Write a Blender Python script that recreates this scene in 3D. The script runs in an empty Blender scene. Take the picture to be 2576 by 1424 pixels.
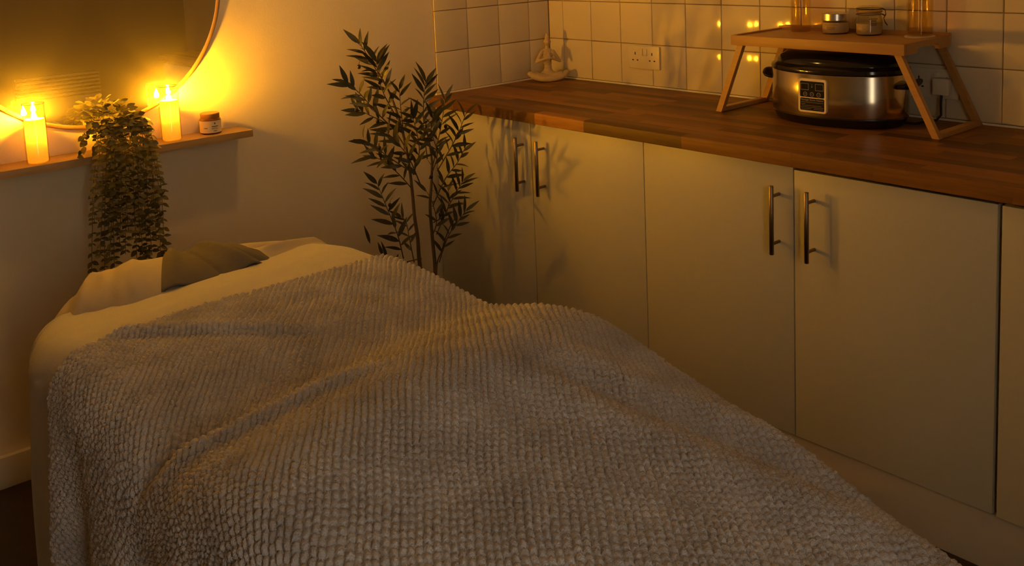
import bpy, bmesh, math, random
import numpy as np
from mathutils import Vector, Matrix
random.seed(7); rng = np.random.default_rng(7)
SC = bpy.context.scene
COL = SC.collection
PI = math.pi

# ------------------------------------------------------------------ camera
F_PX, PY, YAW, PITCH, ROLL = 2524.589, 168.177, 0.70399, -0.127508, -0.042917
CAM = np.array([-2.748158, -2.998680, 1.475105])
def cam_axes():
    cy, sy, cp, sp = math.cos(YAW), math.sin(YAW), math.cos(PITCH), math.sin(PITCH)
    f = np.array([sy*cp, cy*cp, sp]); r = np.array([cy, -sy, 0.0]); u = np.cross(r, f)
    c, s = math.cos(ROLL), math.sin(ROLL)
    return f, c*r + s*u, -s*r + c*u
AF, AR, AU = cam_axes()
def at(px, py, axis, val):
    """the point of the plane axis=val seen at photo pixel (px,py)"""
    d = AF + AR*(px-1288)/F_PX - AU*(py-PY)/F_PX
    return CAM + d*(val-CAM[axis])/d[axis]
cd = bpy.data.cameras.new('camera'); co = bpy.data.objects.new('camera', cd); COL.objects.link(co)
cd.sensor_fit = 'HORIZONTAL'; cd.sensor_width = 36.0; cd.lens = 36.0*F_PX/2576
cd.shift_y = (PY-712)/2576; cd.clip_start = 0.02
m = Matrix((( AR[0], AU[0], -AF[0], CAM[0]), (AR[1], AU[1], -AF[1], CAM[1]), (AR[2], AU[2], -AF[2], CAM[2]), (0, 0, 0, 1)))
co.matrix_world = m
SC.camera = co

# ------------------------------------------------------------------ world, light, exposure
SKY_STRENGTH = 4.4
FLAME = 7000.0
FLAME_COL = (1.0, 0.42, 0.012)
WAX_WATT = 0.35
FILL_LAMP = 215.0  # emission of the added fill lamp over the corner
W = bpy.data.worlds.new('world'); SC.world = W; W.use_nodes = True
bg = W.node_tree.nodes['Background']; bg.inputs[0].default_value = (1.0, 0.86, 0.66, 1); bg.inputs[1].default_value = SKY_STRENGTH
ld = bpy.data.lights.new('window_portal', 'AREA'); ld.shape = 'RECTANGLE'; ld.size = 0.44; ld.size_y = 1.72
ld.cycles.is_portal = True
lo = bpy.data.objects.new('window_portal', ld); COL.objects.link(lo)
lo.location = (-2.58, -3.745, 1.37); lo.rotation_euler = (PI/2, 0, PI)
SC.view_settings.view_transform = 'Standard'; SC.view_settings.look = 'None'
SC.view_settings.gamma = 1.0; SC.view_settings.use_curve_mapping = False
SC.view_settings.exposure = 0.36

# ------------------------------------------------------------------ materials
def node_mat(name):
    mt = bpy.data.materials.new(name); mt.use_nodes = True
    nt = mt.node_tree
    return mt, nt, nt.nodes['Principled BSDF']
def mat(name, col, rough=0.5, metal=0.0, var=0.08, scale=30.0, bump=0.0, bscale=None, coat=0.0, stretch=None, spec=None, objvar=0.0, sheen=0.0, trans=0.0):
    mt, nt, b = node_mat(name); N = nt.nodes; L = nt.links
    tc = N.new('ShaderNodeTexCoord'); mp = N.new('ShaderNodeMapping'); L.new(tc.outputs['Object'], mp.inputs[0])
    if stretch: mp.inputs['Scale'].default_value = stretch
    nz = N.new('ShaderNodeTexNoise'); nz.inputs['Scale'].default_value = scale; nz.inputs['Detail'].default_value = 4; L.new(mp.outputs[0], nz.inputs[0])
    rp = N.new('ShaderNodeMapRange'); rp.inputs[3].default_value = 1-var; rp.inputs[4].default_value = 1+var; L.new(nz.outputs[0], rp.inputs[0])
    val = rp.outputs[0]
    if objvar:
        oi = N.new('ShaderNodeObjectInfo'); r2 = N.new('ShaderNodeMapRange'); r2.inputs[3].default_value = 1-objvar; r2.inputs[4].default_value = 1+objvar*0.5
        L.new(oi.outputs['Random'], r2.inputs[0]); mu = N.new('ShaderNodeMath'); mu.operation = 'MULTIPLY'
        L.new(val, mu.inputs[0]); L.new(r2.outputs[0], mu.inputs[1]); val = mu.outputs[0]
    hs = N.new('ShaderNodeHueSaturation'); hs.inputs['Color'].default_value = (*col, 1); L.new(val, hs.inputs['Value'])
    L.new(hs.outputs[0], b.inputs['Base Color'])
    b.inputs['Roughness'].default_value = rough; b.inputs['Metallic'].default_value = metal
    b.inputs['Coat Weight'].default_value = coat; b.inputs['Coat Roughness'].default_value = 0.08
    if spec is not None: b.inputs['Specular IOR Level'].default_value = spec
    if sheen: b.inputs['Sheen Weight'].default_value = sheen; b.inputs['Sheen Roughness'].default_value = 0.6
    if trans: b.inputs['Subsurface Weight'].default_value = trans
    if bump:
        n2 = N.new('ShaderNodeTexNoise'); n2.inputs['Scale'].default_value = bscale or scale; n2.inputs['Detail'].default_value = 5; L.new(mp.outputs[0], n2.inputs[0])
        bp = N.new('ShaderNodeBump'); bp.inputs['Strength'].default_value = bump; bp.inputs['Distance'].default_value = 0.004
        L.new(n2.outputs[0], bp.inputs['Height']); L.new(bp.outputs[0], b.inputs['Normal'])
    return mt
def clear_glass(name, tint=(1, 1, 1), ior=1.45, base=0.0):
    """thin clear wall: see-through with a Fresnel reflection"""
    mt, nt, b = node_mat(name); N = nt.nodes; L = nt.links; N.remove(b)
    t = N.new('ShaderNodeBsdfTransparent'); t.inputs[0].default_value = (*tint, 1)
    g = N.new('ShaderNodeBsdfGlossy'); g.inputs['Roughness'].default_value = 0.03
    lw = N.new('ShaderNodeLayerWeight'); lw.inputs[0].default_value = 0.5
    pw_ = N.new('ShaderNodeMath'); pw_.operation = 'POWER'; pw_.inputs[1].default_value = 4.5; L.new(lw.outputs['Facing'], pw_.inputs[0])
    sc_ = N.new('ShaderNodeMath'); sc_.operation = 'MULTIPLY'; sc_.inputs[1].default_value = 0.8; L.new(pw_.outputs[0], sc_.inputs[0])
    ad = N.new('ShaderNodeMath'); ad.operation = 'ADD'; ad.use_clamp = True; ad.inputs[1].default_value = base+0.035; L.new(sc_.outputs[0], ad.inputs[0])
    mx = N.new('ShaderNodeMixShader'); L.new(ad.outputs[0], mx.inputs[0]); L.new(t.outputs[0], mx.inputs[1]); L.new(g.outputs[0], mx.inputs[2])
    L.new(mx.outputs[0], N['Material Output'].inputs[0]); return mt
def glow(name, col, strength):
    mt, nt, b = node_mat(name); N = nt.nodes; N.remove(b)
    e = N.new('ShaderNodeEmission'); e.inputs[0].default_value = (*col, 1); e.inputs[1].default_value = strength
    nt.links.new(e.outputs[0], N['Material Output'].inputs[0]); return mt
def wax_mat(name, col):
    mt, nt, b = node_mat(name); N = nt.nodes; L = nt.links
    b.inputs['Base Color'].default_value = (*col, 1); b.inputs['Roughness'].default_value = 0.6
    tr = N.new('ShaderNodeBsdfTranslucent'); tr.inputs[0].default_value = (*col, 1)
    nz = N.new('ShaderNodeTexNoise'); nz.inputs['Scale'].default_value = 60
    rp = N.new('ShaderNodeMapRange'); rp.inputs[3].default_value = 0.45; rp.inputs[4].default_value = 0.55; L.new(nz.outputs[0], rp.inputs[0])
    mx = N.new('ShaderNodeMixShader'); L.new(rp.outputs[0], mx.inputs[0]); L.new(b.outputs[0], mx.inputs[1]); L.new(tr.outputs[0], mx.inputs[2])
    L.new(mx.outputs[0], N['Material Output'].inputs[0]); return mt
def brushed(name, col, rough=0.26, aniso=0.8):
    mt = mat(name, col, rough, 1.0, var=0.05, scale=6, stretch=(1, 1, 90))
    nt = mt.node_tree; b = nt.nodes['Principled BSDF']; b.inputs['Anisotropic'].default_value = aniso
    tg = nt.nodes.new('ShaderNodeTangent'); tg.direction_type = 'RADIAL'; tg.axis = 'Z'; nt.links.new(tg.outputs[0], b.inputs['Tangent']); return mt
M = {}
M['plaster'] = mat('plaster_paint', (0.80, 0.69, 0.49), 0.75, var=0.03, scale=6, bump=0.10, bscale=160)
M['taupe'] = mat('low_bounce_wall', (0.26, 0.215, 0.16), 0.8, var=0.03, scale=6, bump=0.08, bscale=160)  # tone darkened to cut light bounced off the left and front walls
M['ceiling'] = mat('ceiling_paint', (0.55, 0.48, 0.38), 0.9, var=0.03)
M['floor'] = mat('dark_laminate', (0.030, 0.014, 0.010), 0.35, var=0.35, scale=5, stretch=(1, 12, 1))
M['tile'] = mat('glazed_tile', (0.72, 0.63, 0.44), 0.09, var=0.03, scale=9, bump=0.10, bscale=14, objvar=0.05)
M['grout'] = mat('grout', (0.30, 0.21, 0.12), 0.9, var=0.15, scale=80)
M['white_trim'] = mat('white_gloss_paint', (0.72, 0.66, 0.55), 0.4, var=0.03)
M['sealant'] = mat('white_sealant', (0.85, 0.80, 0.72), 0.35, var=0.02)
M['door'] = mat('cabinet_white', (0.48, 0.455, 0.37), 0.40, var=0.02, scale=200, bump=0.05, bscale=500)
M['carcass'] = mat('cabinet_carcass', (0.55, 0.5, 0.42), 0.6, var=0.03)
M['plinth'] = mat('plinth_white', (0.55, 0.47, 0.36), 0.5, var=0.04)
M['steel'] = brushed('handle_steel', (0.24, 0.18, 0.13), 0.38, 0.5)
M['cooker_steel'] = brushed('cooker_steel', (0.55, 0.48, 0.38), 0.16, 0.6)
M['black'] = mat('black_plastic', (0.012, 0.009, 0.009), 0.25, var=0.1)
M['blackglass'] = mat('black_gloss', (0.010, 0.008, 0.008), 0.12, var=0.1)
M['socket'] = mat('socket_plastic', (0.70, 0.62, 0.46), 0.35, var=0.02)
M['slot'] = mat('dark_slot', (0.02, 0.012, 0.008), 0.8, var=0.1)
M['bamboo'] = mat('bamboo_wood', (0.46, 0.245, 0.08), 0.45, var=0.18, scale=9, stretch=(14, 1.2, 14), objvar=0.08)
M['stave'] = mat('oiled_wood', (0.235, 0.098, 0.021), 0.46, spec=0.28, var=0.5, scale=10, stretch=(9, 0.9, 9), objvar=0.62, bump=0.05, bscale=40)
M['shelf'] = mat('shelf_wood', (0.42, 0.27, 0.11), 0.5, var=0.18, scale=8, stretch=(1, 12, 12))
M['mirror'] = mat('mirror_silver', (0.82, 0.80, 0.74), 0.012, 1.0, var=0.01)
def add_haze(mt, amount):  # diffuse mix imitating the candles' veiling glare over the mirror
    nt = mt.node_tree; N = nt.nodes; b = N['Principled BSDF']; d = N.new('ShaderNodeBsdfDiffuse'); d.inputs[0].default_value = (0.7, 0.62, 0.5, 1)
    mx = N.new('ShaderNodeMixShader'); mx.inputs[0].default_value = amount; nt.links.new(b.outputs[0], mx.inputs[1]); nt.links.new(d.outputs[0], mx.inputs[2]); nt.links.new(mx.outputs[0], N['Material Output'].inputs[0])
add_haze(M['mirror'], 0.05)
M['frame'] = mat('mirror_frame_wood', (0.26, 0.16, 0.07), 0.42, var=0.12, scale=20)
M['wax'] = wax_mat('ivory_wax', (0.86, 0.72, 0.42))
M['flame'] = glow('flame_light', FLAME_COL, FLAME)
M['glass'] = clear_glass('clear_glass', (0.97, 0.96, 0.93), 1.5, 0.02)
M['liplass'] = clear_glass('glass_lip', (0.85, 0.8, 0.7), 1.5, 0.25)
M['jarglass'] = clear_glass('jar_glass', (0.90, 0.86, 0.76), 1.5, 0.03)
M['amber'] = mat('amber_glass', (0.16, 0.055, 0.012), 0.15, var=0.1)
M['lid_brown'] = mat('wooden_lid', (0.30, 0.15, 0.05), 0.45, var=0.15, scale=40)
M['label'] = mat('cream_label', (0.78, 0.66, 0.45), 0.6, var=0.03)
M['print'] = mat('dark_print', (0.10, 0.055, 0.02), 0.7, var=0.05)
M['paleprint'] = mat('pale_print', (0.27, 0.22, 0.19), 0.6, var=0.05)
M['clay'] = mat('cream_clay', (0.50, 0.38, 0.22), 0.75, var=0.12, scale=70, bump=0.25, bscale=220)
M['cream_goo'] = mat('body_cream', (0.70, 0.58, 0.36), 0.5, var=0.06)
M['salt'] = mat('bath_salt', (0.60, 0.50, 0.32), 0.7, var=0.3, scale=300, bump=0.6, bscale=400)
M['silver'] = brushed('silver_lid', (0.75, 0.70, 0.62), 0.22, 0.6)
M['wire'] = mat('clip_wire', (0.10, 0.065, 0.045), 0.35, 0.9, var=0.05)
M['amberclear'] = clear_glass('amber_plastic', (0.98, 0.92, 0.80), 1.45, 0.04)
M['oil'] = clear_glass('massage_oil', (0.96, 0.87, 0.66), 1.45, 0.0)
M['pot'] = mat('grey_pot', (0.30, 0.26, 0.2), 0.7, var=0.1)
M['soil'] = mat('dark_soil', (0.03, 0.02, 0.012), 0.95, var=0.4, scale=90, bump=0.8, bscale=120)
M['leaf'] = mat('olive_leaf', (0.030, 0.030, 0.012), 0.5, var=0.2, scale=40, objvar=0.35)
M['bark'] = mat('olive_bark', (0.095, 0.062, 0.030), 0.85, var=0.3, scale=90, bump=0.5)
M['fruit'] = mat('dark_olive', (0.014, 0.008, 0.008), 0.3, var=0.1)
M['vine_leaf'] = mat('vine_leaf', (0.125, 0.105, 0.028), 0.55, var=0.18, scale=60, objvar=0.3)
M['vine_stem'] = mat('vine_stem', (0.12, 0.08, 0.03), 0.7, var=0.2)
M['waffle'] = mat('taupe_fleece', (0.53, 0.515, 0.545), 0.95, var=0.42, scale=11, bump=0.9, bscale=420, sheen=0.08, spec=0.1)
M['plush'] = mat('cream_plush', (0.40, 0.395, 0.41), 0.95, var=0.07, scale=25, bump=0.5, bscale=350, sheen=0.2, spec=0.1)
M['linen'] = mat('cream_cotton', (0.42, 0.375, 0.31), 0.9, var=0.05, scale=25, bump=0.3, bscale=500, spec=0.15)
M['towel'] = mat('grey_towel', (0.13, 0.122, 0.115), 0.95, var=0.1, scale=60, bump=0.6, bscale=400, spec=0.1)
M['vinyl'] = mat('table_vinyl', (0.10, 0.08, 0.06), 0.5, var=0.05)
M['beech'] = mat('table_beech', (0.4, 0.24, 0.1), 0.5, var=0.12, scale=10, stretch=(10, 10, 1))
M['heater'] = mat('heater_white', (0.62, 0.56, 0.45), 0.4, var=0.02)

# ------------------------------------------------------------------ object helpers
def link(name, me, mt=None, parent=None, smooth=True):
    o = bpy.data.objects.new(name, me); COL.objects.link(o)
    if mt is not None and not me.materials: me.materials.append(M[mt] if isinstance(mt, str) else mt)
    if parent is not None: o.parent = parent
    return o
def tag(o, label=None, cat=None, group=None, kind=None):
    if label: o['label'] = label
    if cat: o['category'] = cat
    if group: o['group'] = group
    if kind: o['kind'] = kind
    return o
def thing(name, label, cat, loc=(0, 0, 0), rz=0.0, group=None):
    o = bpy.data.objects.new(name, None); COL.objects.link(o); o.empty_display_size = 0.05
    o.location = loc; o.rotation_euler = (0, 0, rz); return tag(o, label, cat, group)
class MB:
    def __init__(s): s.v = []; s.f = []
    def add(s, vs, fs):
        n = len(s.v); s.v += [tuple(map(float, q)) for q in vs]; s.f += [tuple(i+n for i in q) for q in fs]; return s
    def box(s, x0, x1, y0, y1, z0, z1, b=0.0):
        if x0 > x1: x0, x1 = x1, x0
        if y0 > y1: y0, y1 = y1, y0
        if z0 > z1: z0, z1 = z1, z0
        if b <= 0:
            vs = [(x, y, z) for x in (x0, x1) for y in (y0, y1) for z in (z0, z1)]
            return s.add(vs, [(0, 1, 3, 2), (4, 6, 7, 5), (0, 4, 5, 1), (2, 3, 7, 6), (0, 2, 6, 4), (1, 5, 7, 3)])
        bm = bmesh.new(); bmesh.ops.create_cube(bm, size=1.0)
        for v in bm.verts: v.co = Vector(((x0+x1)/2+v.co.x*(x1-x0), (y0+y1)/2+v.co.y*(y1-y0), (z0+z1)/2+v.co.z*(z1-z0)))
        bmesh.ops.bevel(bm, geom=bm.edges[:], offset=b, segments=2, profile=0.6, affect='EDGES')
        bm.verts.index_update()
        s.add([v.co for v in bm.verts], [[v.index for v in f.verts] for f in bm.faces]); bm.free(); return s
    def loft(s, rings, cap0=True, cap1=True, closed=False):
        k = len(rings[0]); n = len(s.v)
        for r in rings: s.v += [tuple(map(float, q)) for q in r]
        R = len(rings)
        for i in range(R if closed else R-1):
            a = n+i*k; b2 = n+((i+1) % R)*k
            for j in range(k): s.f.append((a+j, a+(j+1) % k, b2+(j+1) % k, b2+j))
        if not closed:
            if cap0: s.f.append(tuple(n+j for j in reversed(range(k))))
            if cap1: s.f.append(tuple(n+(R-1)*k+j for j in range(k)))
        return s
    def lathe(s, prof, seg=32, c=(0, 0, 0), ax=1.0, ay=1.0, cap0=True, cap1=True, closed=False):
        rings = [[(c[0]+r*ax*math.cos(2*PI*j/seg), c[1]+r*ay*math.sin(2*PI*j/seg), c[2]+z) for j in range(seg)] for r, z in prof]
        return s.loft(rings, cap0, cap1, closed)
    def tube(s, pts, rad, seg=8, caps=True, closed=False):
        pts = [Vector(q) for q in pts]; n = len(pts)
        rads = rad if hasattr(rad, '__len__') else [rad]*n
        up = Vector((0, 0, 1)); rings = []
        prev = None
        for i, q in enumerate(pts):
            a = pts[(i-1) % n] if closed else pts[max(i-1, 0)]; b2 = pts[(i+1) % n] if closed else pts[min(i+1, n-1)]
            d = (b2-a).normalized()
            if prev is None:
                t = up if abs(d.z) < 0.9 else Vector((1, 0, 0)); u = d.cross(t).normalized()
            else: u = (prev - d*prev.dot(d)).normalized()
            w = d.cross(u); prev = u
            rings.append([q + (u*math.cos(2*PI*j/seg) + w*math.sin(2*PI*j/seg))*rads[i] for j in range(seg)])
        return s.loft(rings, caps, caps, closed)
    def mesh(s, name, smooth=True, angle=40):
        me = bpy.data.meshes.new(name); me.from_pydata(s.v, [], s.f); me.update()
        if smooth:
            me.polygons.foreach_set('use_smooth', [True]*len(me.polygons))
            if angle: me.set_sharp_from_angle(angle=math.radians(angle))
        return me
    def build(s, name, mt, parent=None, smooth=True, angle=40):
        return link(name, s.mesh(name, smooth, angle), mt, parent)
def struct(o): o['kind'] = 'structure'; return o
def copy_tree(o, parent=None):
    c = o.copy(); COL.objects.link(c); c.parent = parent
    for ch in list(o.children): copy_tree(ch, c)
    return c
def text_mesh(s, size, name, mt, parent, loc, rot, extrude=0.0003, align='CENTER'):
    cu = bpy.data.curves.new(name, 'FONT'); cu.body = s; cu.size = size; cu.align_x = align; cu.align_y = 'CENTER'; cu.extrude = extrude; cu.resolution_u = 2
    t = bpy.data.objects.new(name, cu); COL.objects.link(t); bpy.context.view_layer.update()
    me = bpy.data.meshes.new_from_object(t.evaluated_get(bpy.context.evaluated_depsgraph_get())); bpy.data.objects.remove(t)
    me.name = name; me.materials.clear(); o = link(name, me, mt, parent); o.location = loc; o.rotation_euler = rot; return o

# ------------------------------------------------------------------ room shell
XL, YF, ZC = -3.60, -3.70, 2.40
struct(MB().box(XL-0.1, 0.12, YF-0.1, 0.12, -0.10, 0.0).build('floor', 'floor'))
struct(MB().box(XL-0.1, 0.12, YF-0.1, 0.12, ZC, ZC+0.1).build('ceiling', 'ceiling'))
wall_back = struct(MB().box(XL-0.1, 0.12, 0.0, 0.12, 0.0, ZC).build('wall_back', 'plaster', smooth=False))
wall_right = struct(MB().box(0.006, 0.12, YF-0.1, 0.0, 0.0, ZC).build('wall_right', 'plaster', smooth=False))
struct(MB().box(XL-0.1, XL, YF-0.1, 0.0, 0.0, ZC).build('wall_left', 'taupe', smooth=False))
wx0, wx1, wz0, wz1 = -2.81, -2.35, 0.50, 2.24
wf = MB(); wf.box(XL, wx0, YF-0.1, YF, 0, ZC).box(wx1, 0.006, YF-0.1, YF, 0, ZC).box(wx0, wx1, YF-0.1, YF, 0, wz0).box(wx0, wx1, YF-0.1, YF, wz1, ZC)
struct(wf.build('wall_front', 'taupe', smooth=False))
# narrow window behind the photographer
win = bpy.data.objects.new('window_1', None); COL.objects.link(win); struct(win)
fr = MB(); e = 0.025
fr.box(wx0, wx0+e, YF-0.07, YF-0.02, wz0, wz1, 0.004).box(wx1-e, wx1, YF-0.07, YF-0.02, wz0, wz1, 0.004).box(wx0, wx1, YF-0.07, YF-0.02, wz0, wz0+e, 0.004).box(wx0, wx1, YF-0.07, YF-0.02, wz1-e, wz1, 0.004)
fr.build('window_frame', 'white_trim', win)
MB().box(wx0+e, wx1-e, YF-0.047, YF-0.043, wz0+e, wz1-e).build('pane', 'glass', win)
MB().box(wx0-0.03, wx1+0.03, YF-0.09, YF+0.03, wz0-0.02, wz0, 0.004).build('window_sill', 'white_trim', win)
# tiled splashback
CT = 0.91
rows = [0.9145, 1.0665, 1.2195, 1.3745, 1.5295, 1.6845]
GAP = 0.0028
MB().box(-0.0735+0.07-0.571, 0.0065, -0.0022, 0.001, CT, rows[-1]).build('grout', 'grout', wall_back, smooth=False)
MB().box(0.0038, 0.007, -2.59, -0.0, CT, rows[-1]).build('grout', 'grout', wall_right, smooth=False)
_tc = {}
def tile_mesh(w, h, t=0.006):
    k = (round(w, 4), round(h, 4))
    if k in _tc: return _tc[k]
    b = 0.0016; mb = MB(); w2, h2 = w/2, h/2
    r0 = [(-w2, 0, -h2), (w2, 0, -h2), (w2, 0, h2), (-w2, 0, h2)]
    r1 = [(x, -t+b, z) for x, y, z in r0]
    r2 = [(x*(1-b*0.5/w2), -t+b*0.3, z*(1-b*0.5/h2)) for x, y, z in r0]
    r3 = [(x*(1-b*1.6/w2), -t, z*(1-b*1.6/h2)) for x, y, z in r0]
    mb.loft([r0, r1, r2, r3]); me = mb.mesh('tile', True, 60); me.materials.append(M['tile']); _tc[k] = me; return me
xt = [-0.5735, -0.4195, -0.2645, -0.1085, -0.001]
for r in range(5):
    for i in range(4):
        w = xt[i+1]-xt[i]-GAP; h = rows[r+1]-rows[r]-GAP
        o = link('tile', tile_mesh(w, h), None, wall_back); o.location = ((xt[i]+xt[i+1])/2, -0.0005, (rows[r]+rows[r+1])/2)
        o.rotation_euler = (random.gauss(0, .003), random.gauss(0, .002), random.gauss(0, .003))
yt = [-0.006, -0.0885]
while yt[-1] > -2.59+0.10: yt.append(yt[-1]-0.1565)
yt[-1] = -2.59
for r in range(5):
    for i in range(len(yt)-1):
        w = yt[i]-yt[i+1]-GAP; h = rows[r+1]-rows[r]-GAP
        if w < 0.01: continue
        o = link('tile', tile_mesh(w, h), None, wall_right); o.location = (0.0055, (yt[i]+yt[i+1])/2, (rows[r]+rows[r+1])/2)
        o.rotation_euler = (random.gauss(0, .002), random.gauss(0, .003), -PI/2+random.gauss(0, .004))
struct(MB().box(-0.585, -0.004, -0.013, -0.005, CT-0.002, CT+0.005, 0.002).build('trim_1', 'sealant'))
struct(MB().box(-0.008, 0.0, -2.59, -0.008, CT-0.002, CT+0.005, 0.002).build('trim_2', 'sealant'))
# baseboards
def baseboard(n, x0, x1, y0, y1): struct(MB().box(x0, x1, y0, y1, 0.0, 0.092, 0.004).build(n, 'white_trim'))
baseboard('baseboard_back', XL, -0.592, -0.020, 0.0)
baseboard('baseboard_left', XL, XL+0.02, YF, -0.02)
baseboard('baseboard_front', XL+0.02, -0.6, YF, YF+0.02)

# ------------------------------------------------------------------ base cabinets and worktop
DX = -0.6016
_hm = None
def bar_handle(parent, y, z0, z1):
    global _hm
    if _hm is None:
        h = MB(); L_ = z1-z0
        h.lathe([(0.0, 0), (0.0052, 0), (0.006, 0.001), (0.006, L_-0.001), (0.0052, L_), (0.0, L_)], 16)
        for z in (0.028, L_-0.028): h.tube([(0, 0, z), (0.0335, 0, z)], 0.0045, 12)
        _hm = h.mesh('handle')
    o = link('handle', _hm, 'steel', parent); o['label'] = 'brushed steel bar handle'; o.location = (DX-0.0345, y, z0); return o
def cabinet(y0, y1, label, doors, ztop, zbot, dips=(0, 0)):
    t = thing('base_cabinet', label, 'cabinet', (0, 0, 0), 0, 'white kitchen base cabinets')
    b = MB(); x0, x1 = DX+0.020, -0.01; th = 0.018
    b.box(x0, x1, y0, y0-th, 0.15, 0.861).box(x0, x1, y1+th, y1, 0.15, 0.861).box(x0, x1, y0-th, y1+th, 0.15, 0.168).box(x0+0.06, x1, y0-th, y1+th, 0.845, 0.861).box(x1-0.01, x1, y0-th, y1+th, 0.168, 0.852)
    b.build('body', 'carcass', t, smooth=False)
    for k, (a, c, hy) in enumerate(doors):
        d = MB().box(DX, DX+0.018, a-0.0012, c+0.0012, zbot, ztop-dips[k], 0.0012).build('door', 'door', t)
        if hy is not None: bar_handle(d, hy, 0.638, 0.820)
    return t
cabinet(-0.033, -1.047, 'white double cupboard in the corner beside the olive tree', [(-0.033, -0.5515, -0.511), (-0.5515, -1.047, -0.6135)], 0.8685, 0.150)
cabinet(-1.049, -2.067, 'white double cupboard under the bamboo tray stand', [(-1.0475, -1.5555, -1.5125), (-1.5565, -2.0675, -1.6155)], 0.8675, 0.148, (0, 0.0055))
cabinet(-2.074, -2.576, 'white single cupboard across the dark gap from the one under the tray stand', [(-2.0745, -2.575, None)], 0.861, 0.146)
struct(MB().box(-0.587, -0.571, -0.021, -2.58, 0.0, 0.146, 0.001).build('trim_3', 'plinth'))
struct(MB().box(DX+0.002, DX+0.02, -0.0215, -0.0325, 0.15, 0.868).build('trim_4', 'door'))
wt = thing('worktop', 'oiled wooden block worktop running along the tiled wall', 'worktop', (-0.31, -1.6, 0.8725))
NR = 15; XF, XB = -0.622, -0.0085
dw = (XB-XF)/NR
sv = 0
for r in range(NR):
    x0 = XF+r*dw; x1 = x0+dw
    y = -0.0135; first = True
    while y > -2.58:
        ln = random.uniform(0.22, 0.52)
        if first: ln *= random.uniform(0.3, 1.0); first = False
        yn = max(y-ln, -2.59)
        if yn < -2.48: yn = -2.59
        b = MB(); zt, zb_ = 0.91, 0.8725
        if r == 0:
            prof = [(x1-0.00015, zb_), (x1-0.00015, zt), (x0+0.006, zt), (x0+0.0030, zt-0.0008), (x0+0.0008, zt-0.0030), (x0, zt-0.006), (x0, zb_+0.002), (x0+0.002, zb_)]
        else:
            prof = [(x1-0.00015, zb_), (x1-0.00015, zt), (x0+0.00015, zt), (x0+0.00015, zb_)]
        cy = (y+yn)/2; cx = (x0+x1)/2
        b.loft([[(px-cx, y-0.0001-cy, pz-0.891) for px, pz in prof], [(px-cx, yn+0.0001-cy, pz-0.891) for px, pz in prof]])
        o = b.build('stave', 'stave', wt, True, 30); o.location = Vector((cx, cy, 0.891))-wt.location
        y = yn; sv += 1

# ------------------------------------------------------------------ sockets
def socket(y0, y1, z0, z1, label, switches=True):
    t = thing('wall_socket', label, 'socket', (0, (y0+y1)/2, z0), 0, 'double wall sockets'); w = abs(y1-y0); h = z1-z0
    MB().box(-0.0095, -0.0005, -w/2, w/2, 0, h, 0.0025).build('plate', 'socket', t)
    X = -0.0095
    for s in (1, -1):
        MB().box(X-0.0035, X+0.001, s*0.0105-0.0070, s*0.0105+0.0070, h*0.58, h*0.88, 0.0015).build('switch_rocker', 'socket', t)
        c = s*0.041
        for dy, dz, a, b in ((0, h*0.66, 0.0022, 0.0050), (0.0112, h*0.37, 0.0036, 0.0022), (-0.0112, h*0.37, 0.0036, 0.0022)):
            MB().box(X-0.0004, X+0.001, c+dy-a, c+dy+a, dz-b, dz+b).build('pin_slot', 'slot', t, smooth=False)
    return t
socket(-0.447, -0.597, 0.977, 1.062, 'empty double wall socket on the tiles beside the clay figurine')
socket(-1.545, -1.695, 0.972, 1.057, 'double wall socket behind the slow cooker with a plug in it')

# ------------------------------------------------------------------ clay figurine (seated, palms together)
fg = Vector((-0.098, -0.098, CT)); 
def blob(mb, c, r, seg=12):
    c = Vector(c); rx, ry, rz = r if hasattr(r, '__len__') else (r, r, r)
    rings = []
    for i in range(1, seg//2):
        th = PI*i/(seg//2); rings.append([(c.x+rx*math.sin(th)*math.cos(2*PI*j/seg), c.y+ry*math.sin(th)*math.sin(2*PI*j/seg), c.z-rz*math.cos(th)) for j in range(seg)])
    mb.loft(rings)
def capsule(mb, a, b, ra, rb, n=7):
    a, b = Vector(a), Vector(b)
    for i in range(n): t = i/(n-1); blob(mb, a.lerp(b, t), ra+(rb-ra)*t, 10)
fb = MB()   # local: +x right side of figure, -y front, z up
for i in range(25):                                   # folded legs: a crescent with raised knees
    t = -1+2*i/24; a = t*1.25
    x = 0.072*math.sin(a)/math.sin(1.25); y = -0.047*math.cos(a)+0.010; k = abs(t)
    blob(fb, (x, y, 0.0125+0.020*k**2.2), (0.013, 0.0125, 0.0125-0.002*k))
for i in range(9):                                    # lap and seat
    t = -1+2*i/8
    blob(fb, (t*0.046, -0.008, 0.015+0.010*abs(t)), (0.018, 0.028, 0.013))
blob(fb, (0, 0.008, 0.022), (0.036, 0.026, 0.022))
for z, rx, ry in ((0.030, 0.024, 0.019), (0.042, 0.0185, 0.015), (0.055, 0.0165, 0.0135), (0.070, 0.0165, 0.0135), (0.085, 0.0185, 0.014), (0.098, 0.0215, 0.0145), (0.110, 0.023, 0.0145), (0.119, 0.020, 0.013)):
    blob(fb, (0, 0.008, z), (rx, ry, 0.012))
capsule(fb, (0, 0.008, 0.122), (0, 0.006, 0.142), 0.0095, 0.0085)
blob(fb, (0, 0.003, 0.156), (0.0125, 0.0145, 0.0165)); blob(fb, (0, 0.004, 0.172), (0.0105, 0.0115, 0.011)); blob(fb, (0, 0.005, 0.1835), (0.0065, 0.007, 0.0075))
blob(fb, (0, -0.0115, 0.154), (0.003, 0.004, 0.004))
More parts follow.
